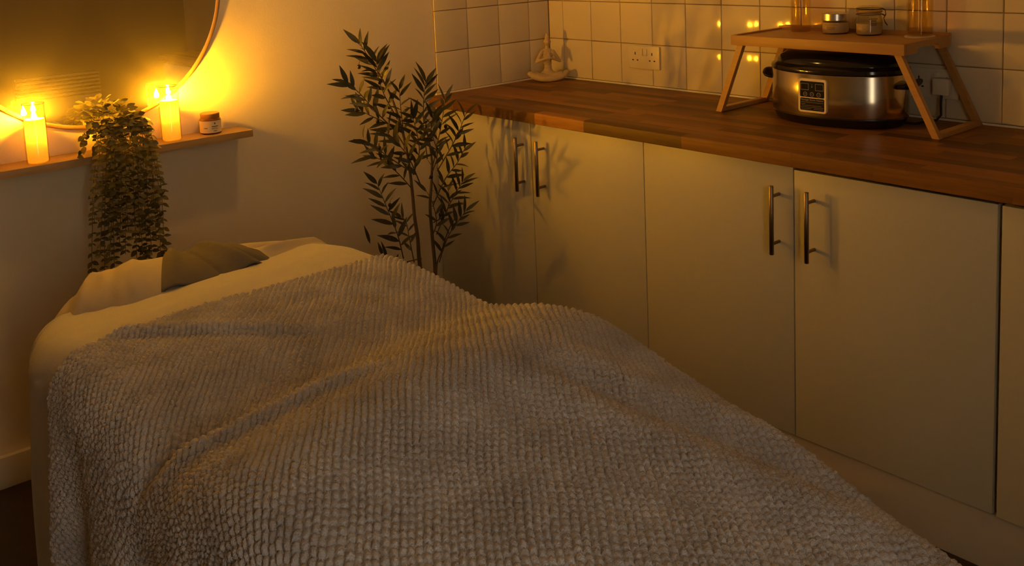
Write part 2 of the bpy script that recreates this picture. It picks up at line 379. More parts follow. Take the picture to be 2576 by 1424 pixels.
for s in (-1, 1):
    blob(fb, (s*0.0125, 0.004, 0.155), (0.003, 0.004, 0.006))
    capsule(fb, (s*0.021, 0.006, 0.116), (s*0.046, -0.004, 0.078), 0.0088, 0.0072, 9)
    capsule(fb, (s*0.046, -0.004, 0.078), (s*0.006, -0.026, 0.094), 0.0070, 0.0052, 9)
    capsule(fb, (s*0.0035, -0.027, 0.092), (s*0.0022, -0.024, 0.116), 0.0052, 0.0030, 7)
fo = fb.build('clay_figurine', 'clay', None, True, None)
fo.location = fg; fo.rotation_euler = (0, 0, math.atan2(CAM[1]-fg.y, CAM[0]-fg.x)+PI/2+0.12)
rm = fo.modifiers.new('remesh', 'REMESH'); rm.mode = 'VOXEL'; rm.voxel_size = 0.0019; rm.use_smooth_shade = True
sm = fo.modifiers.new('smooth', 'SMOOTH'); sm.factor = 0.6; sm.iterations = 4
tag(fo, 'cream clay figurine sitting cross-legged with palms pressed together on the worktop', 'figurine')

# ------------------------------------------------------------------ bamboo tray stand
TZ = 1.156; tx0, tx1, ty0, ty1 = -0.272, -0.012, -1.116, -1.674
tr = thing('tray_stand', 'bamboo bed tray on folding legs straddling the slow cooker', 'tray', (-0.14, -1.40, CT))
def trp(mb, name, lbl=None, axis='y'):
    o = mb.build(name, 'bamboo', tr)
    o.data.transform(Matrix.Translation(-tr.location)); 
    if lbl: o['label'] = lbl
    return o
trp(MB().box(tx0+0.012, tx1-0.012, ty0-0.012, ty1+0.012, TZ-0.012, TZ-0.0055), 'tray_panel')
trp(MB().box(tx0, tx0+0.0125, ty0, ty1, TZ-0.032, TZ-0.002, 0.0018), 'tray_rim')
trp(MB().box(tx1-0.0125, tx1, ty0, ty1, TZ-0.032, TZ+0.006, 0.0018), 'tray_rim')
for yy, s in ((ty0, -1), (ty1, 1)):       # end rims with a hand grip cut from below
    e = MB(); n = 14; cx = (tx0+tx1)/2
    xs = [tx0+0.0127, cx-0.062, cx-0.058, cx-0.048, cx+0.048, cx+0.058, cx+0.062, tx1-0.0127]
    zb = [TZ-0.032, TZ-0.032, TZ-0.020, TZ-0.0165, TZ-0.0165, TZ-0.020, TZ-0.032, TZ-0.032]
    rg = []
    for x, z in zip(xs, zb): rg.append([(x, yy, z), (x, yy+s*0.0125, z), (x, yy+s*0.0125, TZ-0.001), (x, yy, TZ-0.001)])
    e.loft(rg); trp(e, 'tray_rim')
fx0, fx1 = -0.262, -0.014
for yt_, yb_ in ((-1.142, -1.058), (-1.650, -1.757)):
    lf = bpy.data.objects.new('leg_frame', None); COL.objects.link(lf); lf.parent = tr
    s = 1 if yt_ < -1.4 else -1
    def bar(mb, x0, x1, za, ya, zb2, yb2, w=0.0125):
        dy, dz = yb2-ya, zb2-za; L_ = math.hypot(dy, dz); ny, nz = dz/L_*w*0.9, -dy/L_*w*0.9
        mb.loft([[(x0, ya-ny, za), (x1, ya-ny, za), (x1, ya+ny, za), (x0, ya+ny, za)], [(x0, yb2-ny, zb2), (x1, yb2-ny, zb2), (x1, yb2+ny, zb2), (x0, yb2+ny, zb2)]])
    for xa in (fx0, fx1-0.016):
        b = MB(); bar(b, xa, xa+0.016, TZ-0.0325, yt_, CT+0.0005, yb_); o = trp(b, 'leg'); o.parent = lf
    o = trp(MB().box(fx0+0.016, fx1-0.016, yb_-0.0115, yb_+0.0115, CT+0.0005, CT+0.0145, 0.0015), 'foot_bar'); o.parent = lf

# ------------------------------------------------------------------ slow cooker used as a stone heater
CK = Vector((-0.168, -1.418, CT)); A_, B_ = 0.131, 0.205
ck = thing('slow_cooker', 'oval steel slow cooker with black lid under the bamboo tray', 'slow cooker', CK)
def oval(prof, name, mt, seg=64, **k):
    mb = MB(); mb.lathe([(1, 0)], 4) if 0 else None
    rings = [[(a*math.cos(2*PI*j/seg), b*math.sin(2*PI*j/seg), z) for j in range(seg)] for a, b, z in prof]
    mb.loft(rings); return mb.build(name, mt, ck, True, 35)
def pr(l): return [(A_+d, B_+d, z) for d, z in l]
oval(pr([(-0.050, 0.0), (-0.018, 0.0), (-0.012, 0.004), (-0.008, 0.014), (-0.004, 0.020), (0.0005, 0.026), (-0.002, 0.034)]), 'base', 'black')
oval(pr([(-0.004, 0.028), (0.0, 0.030), (0.001, 0.034), (0.001, 0.146), (-0.001, 0.150), (-0.006, 0.151)]), 'body', 'cooker_steel', 96)
lid = oval(pr([(0.0015, 0.149), (0.004, 0.151), (0.005, 0.156), (0.003, 0.163), (-0.004, 0.168), (-0.012, 0.171), (-0.014, 0.180), (-0.022, 0.189), (-0.040, 0.196), (-0.070, 0.201), (-0.110, 0.203)]), 'lid', 'blackglass')
for s in (1, -1):
    h = MB(); y = s*(B_-0.004)
    pts = []
    rings = []
    for t, hw, hz, dz in ((0, 0.040, 0.011, 0), (0.012, 0.044, 0.011, 0.001), (0.024, 0.044, 0.012, 0.004), (0.034, 0.038, 0.012, 0.009), (0.040, 0.028, 0.009, 0.013)):
        rings.append([(hw*math.cos(2*PI*j/20), y+s*t, 0.118+dz+hz*math.sin(2*PI*j/20)) for j in range(20)])
    if s < 0: rings = rings[::-1]
    h.loft(rings); h.build('side_handle', 'black', ck)
# control panel, flat on the front
pn = MB(); px = -A_-0.0045
def rrect(w, h, r, n=5):
    o = []
    for cx, cy, a0 in ((w/2-r, h/2-r, 0), (-w/2+r, h/2-r, PI/2), (-w/2+r, -h/2+r, PI), (w/2-r, -h/2+r, 1.5*PI)):
        for i in range(n): a = a0+PI/2*i/(n-1); o.append((cx+r*math.cos(a), cy+r*math.sin(a)))
    return o
def slab(w, h, r, x0, x1, yc, zc, b=0.0008):
    R1 = rrect(w, h, r); R2 = rrect(w-2*b, h-2*b, max(r-b, 0.0002))
    return MB().loft([[(x0, yc-u, zc+v) for u, v in R1], [(x1+b, yc-u, zc+v) for u, v in R1], [(x1, yc-u, zc+v) for u, v in R2]])
PZ, PH, PW = 0.0885, 0.096, 0.090
panel = slab(PW, PH, 0.008, px+0.0085, px, 0, PZ).build('control_panel', 'label', ck); panel['label'] = 'pale framed control panel with black fields'
slab(PW-0.012, 0.046, 0.004, px+0.0005, px-0.0006, 0, PZ+0.0185).build('display_field', 'blackglass', panel)
slab(PW-0.012, 0.036, 0.004, px+0.0005, px-0.0006, 0, PZ-0.0245).build('text_field', 'blackglass', panel)
X2 = px-0.0009
def outline(yc, zc, w, h, t=0.0011):
    o = MB()
    o.box(X2-0.0003, X2+0.0004, yc-w/2, yc+w/2, zc+h/2-t, zc+h/2).box(X2-0.0003, X2+0.0004, yc-w/2, yc+w/2, zc-h/2, zc-h/2+t).box(X2-0.0003, X2+0.0004, yc-w/2, yc-w/2+t, zc-h/2, zc+h/2).box(X2-0.0003, X2+0.0004, yc+w/2-t, yc+w/2, zc-h/2, zc+h/2)
    return o
for yc in (0.0235, -0.0235):
    outline(yc, PZ+0.0255, 0.026, 0.019).build('display_window', 'paleprint', panel, smooth=False)
for yc in (0.0215, 0.0, -0.0215):
    rg = MB()
    ring = lambda rr, x: [(x, yc+rr*math.cos(2*PI*j/24), PZ+0.0045+rr*math.sin(2*PI*j/24)) for j in range(24)]
    rg.loft([ring(0.0062, X2+0.0004), ring(0.0062, X2-0.0005), ring(0.0048, X2-0.0005), ring(0.0048, X2+0.0004)], False, False)
    rg.box(X2-0.0004, X2+0.0004, yc-0.0016, yc+0.0016, PZ+0.0038, PZ+0.0052)
    rg.build('button', 'paleprint', panel)
ic = MB(); ic.box(X2-0.0003, X2+0.0004, -0.0012, 0.0012, PZ+0.024, PZ+0.028).box(X2-0.0003, X2+0.0004, -0.0003, 0.0003, PZ+0.030, PZ+0.034); ic.build('indicator', 'paleprint', panel, smooth=False)
text_mesh('Massage Stone Heater', 0.0083, 'lettering', 'paleprint', panel, (X2-0.0002, 0.0, PZ-0.0115), (PI/2, 0, -PI/2))
ln = MB()
for z, a, b in ((-0.0185, 0.036, -0.036), (-0.0235, 0.036, 0.022), (-0.0280, 0.034, -0.030), (-0.0325, 0.036, -0.036), (-0.0370, 0.034, 0.002), (-0.0370, -0.006, -0.034)):
    ln.box(X2-0.0002, X2+0.0004, a, b, PZ+z-0.0004, PZ+z+0.0004)
ln.build('fine_print', 'paleprint', panel, smooth=False)
pw = Vector((-0.012, -1.662, 1.000))
plug = MB(); plug.box(-0.034, -0.0105, -1.679, -1.630, 0.985, 1.033, 0.006); plug.v = [tuple(Vector(q)-CK) for q in plug.v]
plug.build('plug', 'socket', ck)
cp = [(-0.026, -1.655, 0.988), (-0.030, -1.655, 0.960), (-0.034, -1.658, 0.930), (-0.045, -1.650, 0.916), (-0.075, -1.632, 0.9145), (-0.115, -1.625, 0.9145), (-0.145, -1.607, 0.920), (-0.15, -1.585, 0.935)]
MB().tube([Vector(q)-CK for q in cp], 0.0036, 8).build('power_cord', 'black', ck)

# ------------------------------------------------------------------ toiletries on the tray
PANZ = TZ-0.0055
def on_tray(pxl, pyl, r, x=None):
    p = at(pxl, pyl, 2, PANZ); d = np.array([p[0]-CAM[0], p[1]-CAM[1]]); d /= np.linalg.norm(d)
    c = p[:2]+d*r
    if c[0]+r > tx1-0.014:
        k = (tx1-0.014-r-c[0])/d[0]; c = c+d*k
    return Vector((c[0], c[1], PANZ+0.0002))
def cyl_bottle(name, label, loc, r, h, cap='black'):
    t = thing(name, label, 'bottle', loc)
    w = 0.0012
    MB().lathe([(0, 0), (r-0.002, 0), (r, 0.003), (r, h), (r*0.85, h+0.010), (0.012, h+0.016), (0.012, h+0.026), (0.0, h+0.026)], 40, cap0=False, cap1=False).build('bottle_wall', 'amberclear', t)
    MB().lathe([(0, 0.004), (r-0.003, 0.004), (r-0.003, h*0.86), (0, h*0.86)], 32, cap0=False, cap1=False).build('oil', 'oil', t)
    MB().lathe([(0, h+0.020), (0.015, h+0.020), (0.015, h+0.042), (0.006, h+0.044), (0.006, h+0.062), (0, h+0.062)], 24, cap0=False, cap1=False).build('cap', cap, t)
    MB().tube([(0, 0, h+0.066), (-0.02, 0, h+0.066), (-0.036, 0, h+0.060)], 0.006, 10).build('nozzle', cap, t)
    return t
b1 = cyl_bottle('oil_bottle', 'tall clear amber oil bottle at the corner of the tray nearest the figurine', on_tray(2015, 76, 0.030), 0.0305, 0.165)
b2 = cyl_bottle('oil_bottle', 'tall clear amber oil bottle on a pale round coaster on the tray', on_tray(2314, 90, 0.036), 0.035, 0.165)
ct = MB().lathe([(0, 0), (0.040, 0), (0.041, 0.0015), (0.041, 0.004), (0.039, 0.005), (0, 0.005)], 40, cap0=False, cap1=False).build('coaster', 'label')
ct.location = b2.location; tag(ct, 'pale round coaster under the amber oil bottle on the tray', 'coaster'); b2.location.z += 0.0052
# low cream pot with silver lid
cl = on_tray(2102, 83, 0.040); cj = thing('cream_jar', 'low glass jar of cream with a broad silver lid on the tray', 'jar', cl)
MB().lathe([(0, 0), (0.036, 0), (0.0395, 0.003), (0.0405, 0.010), (0.0405, 0.034), (0.037, 0.038), (0.0, 0.038)], 40, cap0=False, cap1=False).build('glass_wall', 'jarglass', cj)
MB().lathe([(0, 0.004), (0.036, 0.004), (0.038, 0.010), (0.038, 0.034), (0, 0.036)], 40, cap0=False, cap1=False).build('cream', 'cream_goo', cj)
MB().lathe([(0, 0.062), (0.0385, 0.062), (0.0405, 0.060), (0.0405, 0.041), (0.0385, 0.0395), (0, 0.0395)], 40, cap0=False, cap1=False).build('lid', 'silver', cj)
lp = MB()
for z, a in ((0.028, 0.5), (0.022, 0.32), (0.0185, 0.32), (0.015, 0.28)):
    th0 = math.atan2(CAM[1]-cl.y, CAM[0]-cl.x); seg = 8
    r0 = [[(0.0409*math.cos(th0+a*(2*i/seg-1)-0.35), 0.0409*math.sin(th0+a*(2*i/seg-1)-0.35), z+dz) for dz in (0, 0.0012)] for i in range(seg+1)]
    for i in range(seg): lp.add([r0[i][0], r0[i+1][0], r0[i+1][1], r0[i][1]], [(0, 1, 2, 3)])
lp.build('lettering', 'print', cj)
# clip-top jar
jl = on_tray(2186, 88, 0.037); kj = thing('clip_jar', 'clip-top glass jar of pale bath salts with wire clasp on the tray', 'jar', jl, math.atan2(CAM[1]-jl.y, CAM[0]-jl.x))
MB().lathe([(0, 0), (0.034, 0), (0.0375, 0.004), (0.0375, 0.046), (0.034, 0.055), (0.031, 0.060), (0.033, 0.064), (0.035, 0.066), (0.031, 0.068)], 40, cap0=False, cap1=False).build('glass_wall', 'jarglass', kj)
MB().lathe([(0, 0.004), (0.034, 0.004), (0.0355, 0.008), (0.0355, 0.034), (0.02, 0.037), (0, 0.036)], 40, cap0=False, cap1=False).build('salts', 'salt', kj)
MB().lathe([(0, 0.070), (0.035, 0.070), (0.0365, 0.073), (0.036, 0.080), (0.026, 0.085), (0, 0.086)], 40, cap0=False, cap1=False).build('lid', 'jarglass', kj)
MB().lathe([(0.030, 0.0665), (0.0368, 0.0665), (0.0368, 0.0705), (0.030, 0.0705)], 40, cap0=False, cap1=False, closed=True).build('rubber_seal', 'lid_brown', kj)
wr = MB()
wr.tube([(0.036*math.cos(2*PI*i/40), 0.036*math.sin(2*PI*i/40), 0.0605) for i in range(40)], 0.0011, 6, closed=True)
wr.tube([(0.0375*math.cos(2*PI*i/40), 0.0375*math.sin(2*PI*i/40), 0.0765) for i in range(40)], 0.0011, 6, closed=True)
wr.build('clasp_ring', 'wire', kj)
cl_ = MB()
for dx in (-0.012, 0.012):
    cl_.tube([(dx, 0.036, 0.077), (dx, 0.044, 0.072), (dx, 0.046, 0.060), (dx, 0.040, 0.048), (dx, 0.044, 0.036), (dx*0.7, 0.050, 0.028)], 0.0012, 6)
    cl_.tube([(dx, 0.036, 0.060), (dx, 0.043, 0.056), (dx, 0.046, 0.060)], 0.0012, 6)
cl_.tube([(-0.0084, 0.050, 0.028), (0.0084, 0.050, 0.028)], 0.0012, 6)
cl_.tube([(-0.012, 0.044, 0.072), (0.012, 0.044, 0.072)], 0.0012, 6)
cl_.build('clasp', 'wire', kj)
kp = MB()
for z, a in ((0.048, 0.34), (0.043, 0.22), (0.034, 0.26), (0.030, 0.22)):
    rr = 0.0379 if z < 0.046 else 0.0372; seg = 6
    r0 = [[(rr*math.cos(a*(2*i/seg-1)+0.35), rr*math.sin(a*(2*i/seg-1)+0.35), z+dz) for dz in (0, 0.0016)] for i in range(seg+1)]
    for i in range(seg): kp.add([r0[i][0], r0[i+1][0], r0[i+1][1], r0[i][1]], [(0, 1, 2, 3)])
kp.build('lettering', 'print', kj)

# ------------------------------------------------------------------ mirror, shelf and what stands on it
MC = Vector((-1.802, 0, 1.386)); MR = 0.397
mi = thing('round_mirror', 'large round wall mirror with slim wooden rim above the shelf', 'mirror', MC)
seg = 128
def yring(r, y): return [(r*math.cos(2*PI*j/seg), y, r*math.sin(2*PI*j/seg)) for j in range(seg)]
MB().loft([yring(MR+0.002, -0.002), yring(MR+0.002, -0.0080), yring(0.02, -0.0080)], True, True).build('mirror_glass', 'mirror', mi, True, 30)
MB().loft([yring(MR+0.0005, -0.0005), yring(MR+0.0125, -0.0005), yring(MR+0.013, -0.003), yring(MR+0.0115, -0.0105), yring(MR+0.009, -0.0120), yring(MR+0.003, -0.0120), yring(MR, -0.010)], closed=True, cap0=False, cap1=False).build('mirror_rim', 'frame', mi, True, 50)
SZ = 0.915
sh = MB().box(-2.236, -1.367, -0.106, -0.0005, SZ-0.022, SZ, 0.0015).build('wall_shelf', 'shelf')
tag(sh, 'narrow wooden wall shelf with candles under the round mirror', 'shelf')
def candle(x, y, label):
    t = thing('led_candle', label, 'candle', (x, y, SZ+0.0002), 0, 'lit candles in glass cylinders on the shelf')
    MB().lathe([(0.0, 0.003), (0.0255, 0.003), (0.0268, 0.004), (0.0268, 0.119), (0.0255, 0.122), (0.018, 0.1205), (0.006, 0.1195), (0.0, 0.1195)], 32, cap0=False, cap1=False).build('wax_body', 'wax', t)
    MB().lathe([(0.0, 0.0), (0.0285, 0.0), (0.0295, 0.001), (0.0295, 0.1635), (0.0290, 0.1645), (0.0282, 0.1635), (0.0280, 0.0025), (0.0, 0.0025)], 40, cap0=False, cap1=False).build('glass_cylinder', 'glass', t)
    f = [(0.0, 0.1197), (0.0044, 0.1204), (0.0070, 0.1235), (0.0078, 0.1270), (0.0070, 0.1310), (0.0050, 0.1360), (0.0030, 0.1410), (0.0012, 0.1460), (0.0, 0.1490)]
    MB().lathe(f, 12, cap0=False, cap1=False).build('flame', 'flame', t)
    MB().tube([(0.0288*math.cos(2*PI*i/40), 0.0288*math.sin(2*PI*i/40), 0.1645) for i in range(40)], 0.0013, 8, closed=True).build('glass_lip', 'liplass', t)
    pl = bpy.data.lights.new('candle_core', 'POINT'); pl.energy = WAX_WATT; pl.color = (1.0, 0.42, 0.02); pl.shadow_soft_size = 0.006
    po = bpy.data.objects.new('candle_core', pl); COL.objects.link(po); po.parent = t; po.location = (0, 0, 0.088)
    return t
candle(-1.987, -0.058, 'glowing candle in a glass cylinder on the shelf beside the small jar at the far end from the plant tree')['label'] = 'glowing glass-cylinder candle on the shelf, on the side away from the olive tree'
candle(-1.606, -0.055, 'glowing glass-cylinder candle on the shelf between the trailing plant and the labelled jar')
def amber_jar(x, y, label):
    t = thing('labelled_jar', label, 'jar', (x, y, SZ+0.0002), 0, 'small amber jars on the shelf'); r = 0.0325
    MB().lathe([(0, 0), (r-0.003, 0), (r, 0.003), (r, 0.044), (r-0.004, 0.048), (0, 0.048)], 36, cap0=False, cap1=False).build('jar_body', 'amber', t)
    MB().lathe([(0, 0.0475), (r-0.004, 0.0475), (r-0.0035, 0.049), (r-0.0035, 0.062), (r-0.0055, 0.064), (0, 0.064)], 36, cap0=False, cap1=False).build('lid', 'lid_brown', t)
    th0 = math.atan2(CAM[1]-y, CAM[0]-x)
    def strip(a0, a1, z0, z1, rr, n):
        q = MB(); g = [[(rr*math.cos(th0+a0+(a1-a0)*i/n), rr*math.sin(th0+a0+(a1-a0)*i/n), z) for z in (z0, z1)] for i in range(n+1)]
        for i in range(n): q.add([g[i][0], g[i+1][0], g[i+1][1], g[i][1]], [(0, 1, 2, 3)])
        return q
    lb = strip(-1.45, 1.35, 0.005, 0.042, r+0.0004, 28).build('paper_label', 'label', t)
    pr_ = MB()
    for a0, a1, z0, z1 in ((0.10, 0.72, 0.0235, 0.0260), (0.08, 0.62, 0.0195, 0.0205), (0.08, 0.70, 0.0165, 0.0175), (0.25, 0.58, 0.0095, 0.0115), (-0.62, -0.28, 0.0190, 0.0210), (0.36, 0.44, 0.031, 0.037), (0.33, 0.47, 0.0325, 0.0350)):
        s_ = strip(a0, a1, z0, z1, r+0.0008, 6); pr_.add(s_.v, s_.f)
    pr_.build('lettering', 'print', lb); return t
amber_jar(-1.479, -0.048, 'small amber jar with cream label near the shelf end by the olive tree')
amber_jar(-2.116, -0.048, 'small amber jar with cream label at the shelf end away from the olive tree')

# ------------------------------------------------------------------ leaves
def leaf_mesh(name, mt, L, Wd, n=5, fold=0.15, curl=0.12, tipw=0.0, round_=False):
    mb = MB(); vs = []; fs = []
    for i in range(n+1):
        t = i/n
        w = (math.sin(PI*t**0.8)**0.75 if round_ else math.sin(PI*t**0.85)**0.9*(1-0.25*t))*Wd/2 if 0 < t < 1 else 0.0004
        x = L*t; z = -curl*L*t*t
        vs += [(x, -w, z+fold*w), (x, 0, z), (x, w, z+fold*w)]
    for i in range(n):
        a = i*3
        fs += [(a, a+1, a+4, a+3), (a+1, a+2, a+5, a+4)]
    mb.add(vs, fs); me = mb.mesh(name, True, None); me.materials.append(M[mt]); return me
def orient(d, nrm):
    d = Vector(d).normalized(); n = Vector(nrm); y = n.cross(d)
    if y.length < 1e-4: y = Vector((0, 1, 0)).cross(d)
    y.normalize(); z = d.cross(y)
    return Matrix(((d.x, y.x, z.x), (d.y, y.y, z.y), (d.z, y.z, z.z))).to_4x4()

# ------------------------------------------------------------------ olive tree in the corner
TY = -0.31
base = at(1076, 690, 1, TY); potc = Vector((base[0]+0.012, TY, 0))
ol = thing('olive_tree', 'slender potted olive tree with narrow dark leaves beside the cupboards', 'plant', potc)
MB().lathe([(0, 0.0), (0.085, 0.0), (0.09, 0.006), (0.115, 0.185), (0.118, 0.20), (0.110, 0.20), (0.104, 0.175), (0.0, 0.175)], 36, cap0=False, cap1=False).build('pot', 'pot', ol)
MB().lathe([(0, 0.180), (0.05, 0.181), (0.103, 0.176), (0.103, 0.170), (0, 0.170)], 28, cap0=False, cap1=False).build('soil', 'soil', ol)
def W3(px, py, y): return Vector(at(px, py, 1, y))
def smooth_path(pts, n):
    pts = [Vector(q) for q in pts]; out = []
    P = [pts[0]]+pts+[pts[-1]]
    for i in range(1, len(P)-2):
        for k in range(n):
            t = k/n; a, b, c, d = P[i-1], P[i], P[i+1], P[i+2]
            out.append(0.5*((2*b)+(c-a)*t+(2*a-5*b+4*c-d)*t*t+(3*b-a-3*c+d)*t**3))
    out.append(pts[-1]); return out
def stem(pix, r0, r1, name='branch', start=None):
    pts = [W3(x, y, yy)-potc for x, y, yy in pix]
    if start is not None: pts = [Vector(start)]+pts
    sp = smooth_path(pts, 6); n = len(sp)
    MB().tube(sp, [r0+(r1-r0)*i/(n-1) for i in range(n)], 7).build(name, 'bark', ol); return sp
stem([(1057, 672, TY), (1051, 600, TY-0.005), (1043, 545, TY-0.005), (1037, 480, TY), (1030, 420, TY+0.005), (1015, 340, TY), (985, 245, TY+0.01), (950, 180, TY+0.015)], 0.0075, 0.003, 'trunk', (-0.015, 0, 0.175))
stem([(1095, 686, TY+0.01), (1088, 600, TY+0.01), (1082, 520, TY+0.01), (1086, 450, TY+0.01), (1085, 390, TY), (1068, 300, TY-0.01)], 0.0075, 0.003, 'trunk', (0.012, 0.005, 0.175))
stem([(1098, 680, TY), (1112, 630, TY), (1128, 580, TY-0.01), (1150, 540, TY-0.02)], 0.0035, 0.0015, 'trunk', (0.016, -0.01, 0.175))
twigs = [  # photo pixels base -> tip, depth offset of the tip, leaf count, leaf size
 ([(985, 245), (958, 195), (930, 150), (905, 108)], 0.02, 17, 1.0),
 ([(1000, 300), (965, 235), (950, 185), (948, 150)], -0.03, 14, 1.1),
 ([(995, 330), (940, 275), (905, 235), (868, 205)], -0.05, 15, 1.0),
 ([(1025, 380), (985, 320), (930, 290), (900, 275)], 0.03, 12, 0.9),
 ([(1018, 350), (1010, 290), (1004, 222)], -0.06, 12, 0.9),
 ([(1075, 400), (1066, 320), (1066, 250), (1071, 205)], -0.02, 17, 1.0),
 ([(1088, 420), (1105, 340), (1115, 285), (1120, 245)], 0.04, 14, 1.0),
 ([(1100, 430), (1135, 370), (1155, 330), (1172, 285)], -0.06, 14, 0.95),
 ([(1030, 430), (985, 400), (950, 375), (915, 352)], -0.04, 14, 1.0),
 ([(1040, 480), (1005, 440), (965, 405), (935, 395)], 0.03, 11, 0.95),
 ([(1015, 650), (1000, 590), (972, 520), (948, 460)], -0.06, 17, 1.0),
 ([(1042, 660), (1030, 600), (1022, 560), (1010, 545)], 0.03, 9, 0.75),
 ([(1088, 520), (1120, 450), (1150, 410), (1170, 372)], 0.02, 13, 0.95),
 ([(1098, 590), (1128, 520), (1150, 480), (1165, 455)], -0.04, 14, 0.9),
 ([(1105, 660), (1125, 600), (1150, 560), (1172, 530)], -0.06, 14, 0.85),
 ([(1085, 600), (1098, 560), (1088, 510), (1072, 480)], -0.05, 9, 0.8),
 ([(1040, 440), (1055, 380), (1045, 320), (1035, 290)], -0.07, 14, 1.0),
 ([(1080, 450), (1100, 390), (1085, 330), (1090, 290)], -0.09, 14, 1.0),
 ([(1060, 470), (1030, 400), (1000, 360), (970, 330)], -0.09, 13, 1.0),
 ([(1090, 560), (1120, 540), (1130, 500), (1125, 470)], 0.04, 9, 0.9),
 ([(1060, 650), (1010, 660), (975, 650), (960, 640)], -0.04, 4, 0.8),
]
LM = [leaf_mesh('leaf', 'leaf', 0.067, 0.0170, 5, 0.14, c) for c in (0.05, 0.16, 0.28)]
nl = 0
for pix, dy, cnt, sz in twigs:
    n = len(pix); cc = [(x, y, TY+dy*i/(n-1)) for i, (x, y) in enumerate(pix)]
    sp = stem(cc, 0.0022, 0.0008, 'twig'); m_ = len(sp)
    for k in range(cnt):
        t = 0.12+0.88*(k+0.5)/cnt; f = t*(m_-1); i = min(int(f), m_-2)
        q = sp[i].lerp(sp[i+1], f-i); d = (sp[min(i+2, m_-1)]-sp[max(i-1, 0)]).normalized()
        side = d.cross(Vector((0.45, 0.85, 0.15))).normalized(); out = d.cross(side)
        ang = (0 if k % 2 == 0 else PI)+random.gauss(0, 0.55)
        lat = side*math.cos(ang)+out*math.sin(ang)
        spread = 0.85-0.5*max(0, t-0.6)/0.4
        ld_ = (d*(1-0.35*spread)+lat*spread+Vector((0, 0, 0.10))).normalized()
        nrm = (d*0.5-lat*0.3+Vector((-0.35, -0.75, 0.35))+Vector((random.gauss(0, .25), random.gauss(0, .25), random.gauss(0, .25)))).normalized()
        o = link('leaf', random.choice(LM), None, ol); s = sz*random.uniform(0.78, 1.12)
        o.matrix_local = Matrix.Translation(q) @ orient(ld_, nrm) @ Matrix.Diagonal((s, s*random.uniform(.85, 1.15), s, 1)); nl += 1
for x, y, d in ((925, 585, 0.03), (968, 625, 0.0)):
    o = link('leaf', LM[0], None, ol); o.matrix_local = Matrix.Translation(W3(x+6, y+28, TY+d)-potc) @ orient((-0.25, 0, 1), (0.3, -1, 0)); nl += 1
fm = MB(); blob(fm, (0, 0, 0), (0.0062, 0.0062, 0.0078), 12); fm = fm.mesh('olive', True, None); fm.materials.append(M['fruit'])
for x, y, d in ((903, 168, -0.01), (897, 277, -0.03), (1121, 318, -0.05), (1044, 377, -0.06), (954, 372, -0.05), (1035, 398, -0.04), (950, 305, 0.01), (981, 516, -0.04), (1085, 445, -0.04), (1108, 540, -0.03)):
    q = W3(x, y, TY+d)-potc; o = link('olive', fm, None, ol); o.location = q
    MB().tube([q+Vector((0, 0, 0.007)), q+Vector((0.006, 0.004, 0.016)), q+Vector((0.018, 0.008, 0.020))], 0.0007, 5).build('olive_stalk', 'bark', ol)

# ------------------------------------------------------------------ trailing plant on the shelf
tp = thing('trailing_plant', 'trailing plant with small round leaves cascading over the shelf edge', 'plant', (-1.785, -0.058, SZ))
MB().lathe([(0, 0.0002), (0.034, 0.0002), (0.036, 0.003), (0.043, 0.075), (0.043, 0.080), (0.040, 0.080), (0.037, 0.068), (0, 0.068)], 28, cap0=False, cap1=False).build('pot', 'pot', tp)
VL = leaf_mesh('leaf', 'vine_leaf', 0.020, 0.0125, 4, 0.1, 0.12, round_=True)
CL = leaf_mesh('leaf', 'vine_leaf', 0.026, 0.021, 4, 0.12, 0.10, round_=True)
tloc = Vector(tp.location); cand = []
def tl(px, py, y): return W3(px, py, y)-tloc
for k in range(120):                                        # crown
    a = random.uniform(0, 2*PI); r = random.uniform(0.0, 1.0)**0.6
    c = Vector((0.072*r*math.cos(a)+0.002, -0.012+0.038*r*math.sin(a), 0.098+0.030*(1-r*r)+random.gauss(0, .008)))
    if c.y > 0.026: c.y = 0.026
    if math.cos(a)*r > 0.2: c.z -= 0.045*(math.cos(a)*r)*random.random()
    d = Vector((math.cos(a)*(0.4+r), math.sin(a)*(0.3+r)-0.25, random.uniform(-0.1, 0.7)))
    cand.append((2.0+random.random(), CL, c, d, Vector((random.gauss(0, .4), -0.5, 1)), random.uniform(0.65, 1.05)))
vines = []
specs = [(232, 690, 0), (248, 640, 1), (262, 700, 0), (276, 660, 2), (290, 672, 0), (300, 620, 1), (310, 560, 0), (318, 640, 2), (330, 520, 1), (342, 650, 0), (352, 600, 2), (360, 655, 0), (372, 648, 1), (384, 640, 0), (394, 600, 2), (402, 645, 0), (412, 655, 0), (240, 560, 2), (270, 590, 1), (322, 580, 0), (366, 580, 1), (398, 560, 1), (286, 540, 2)]
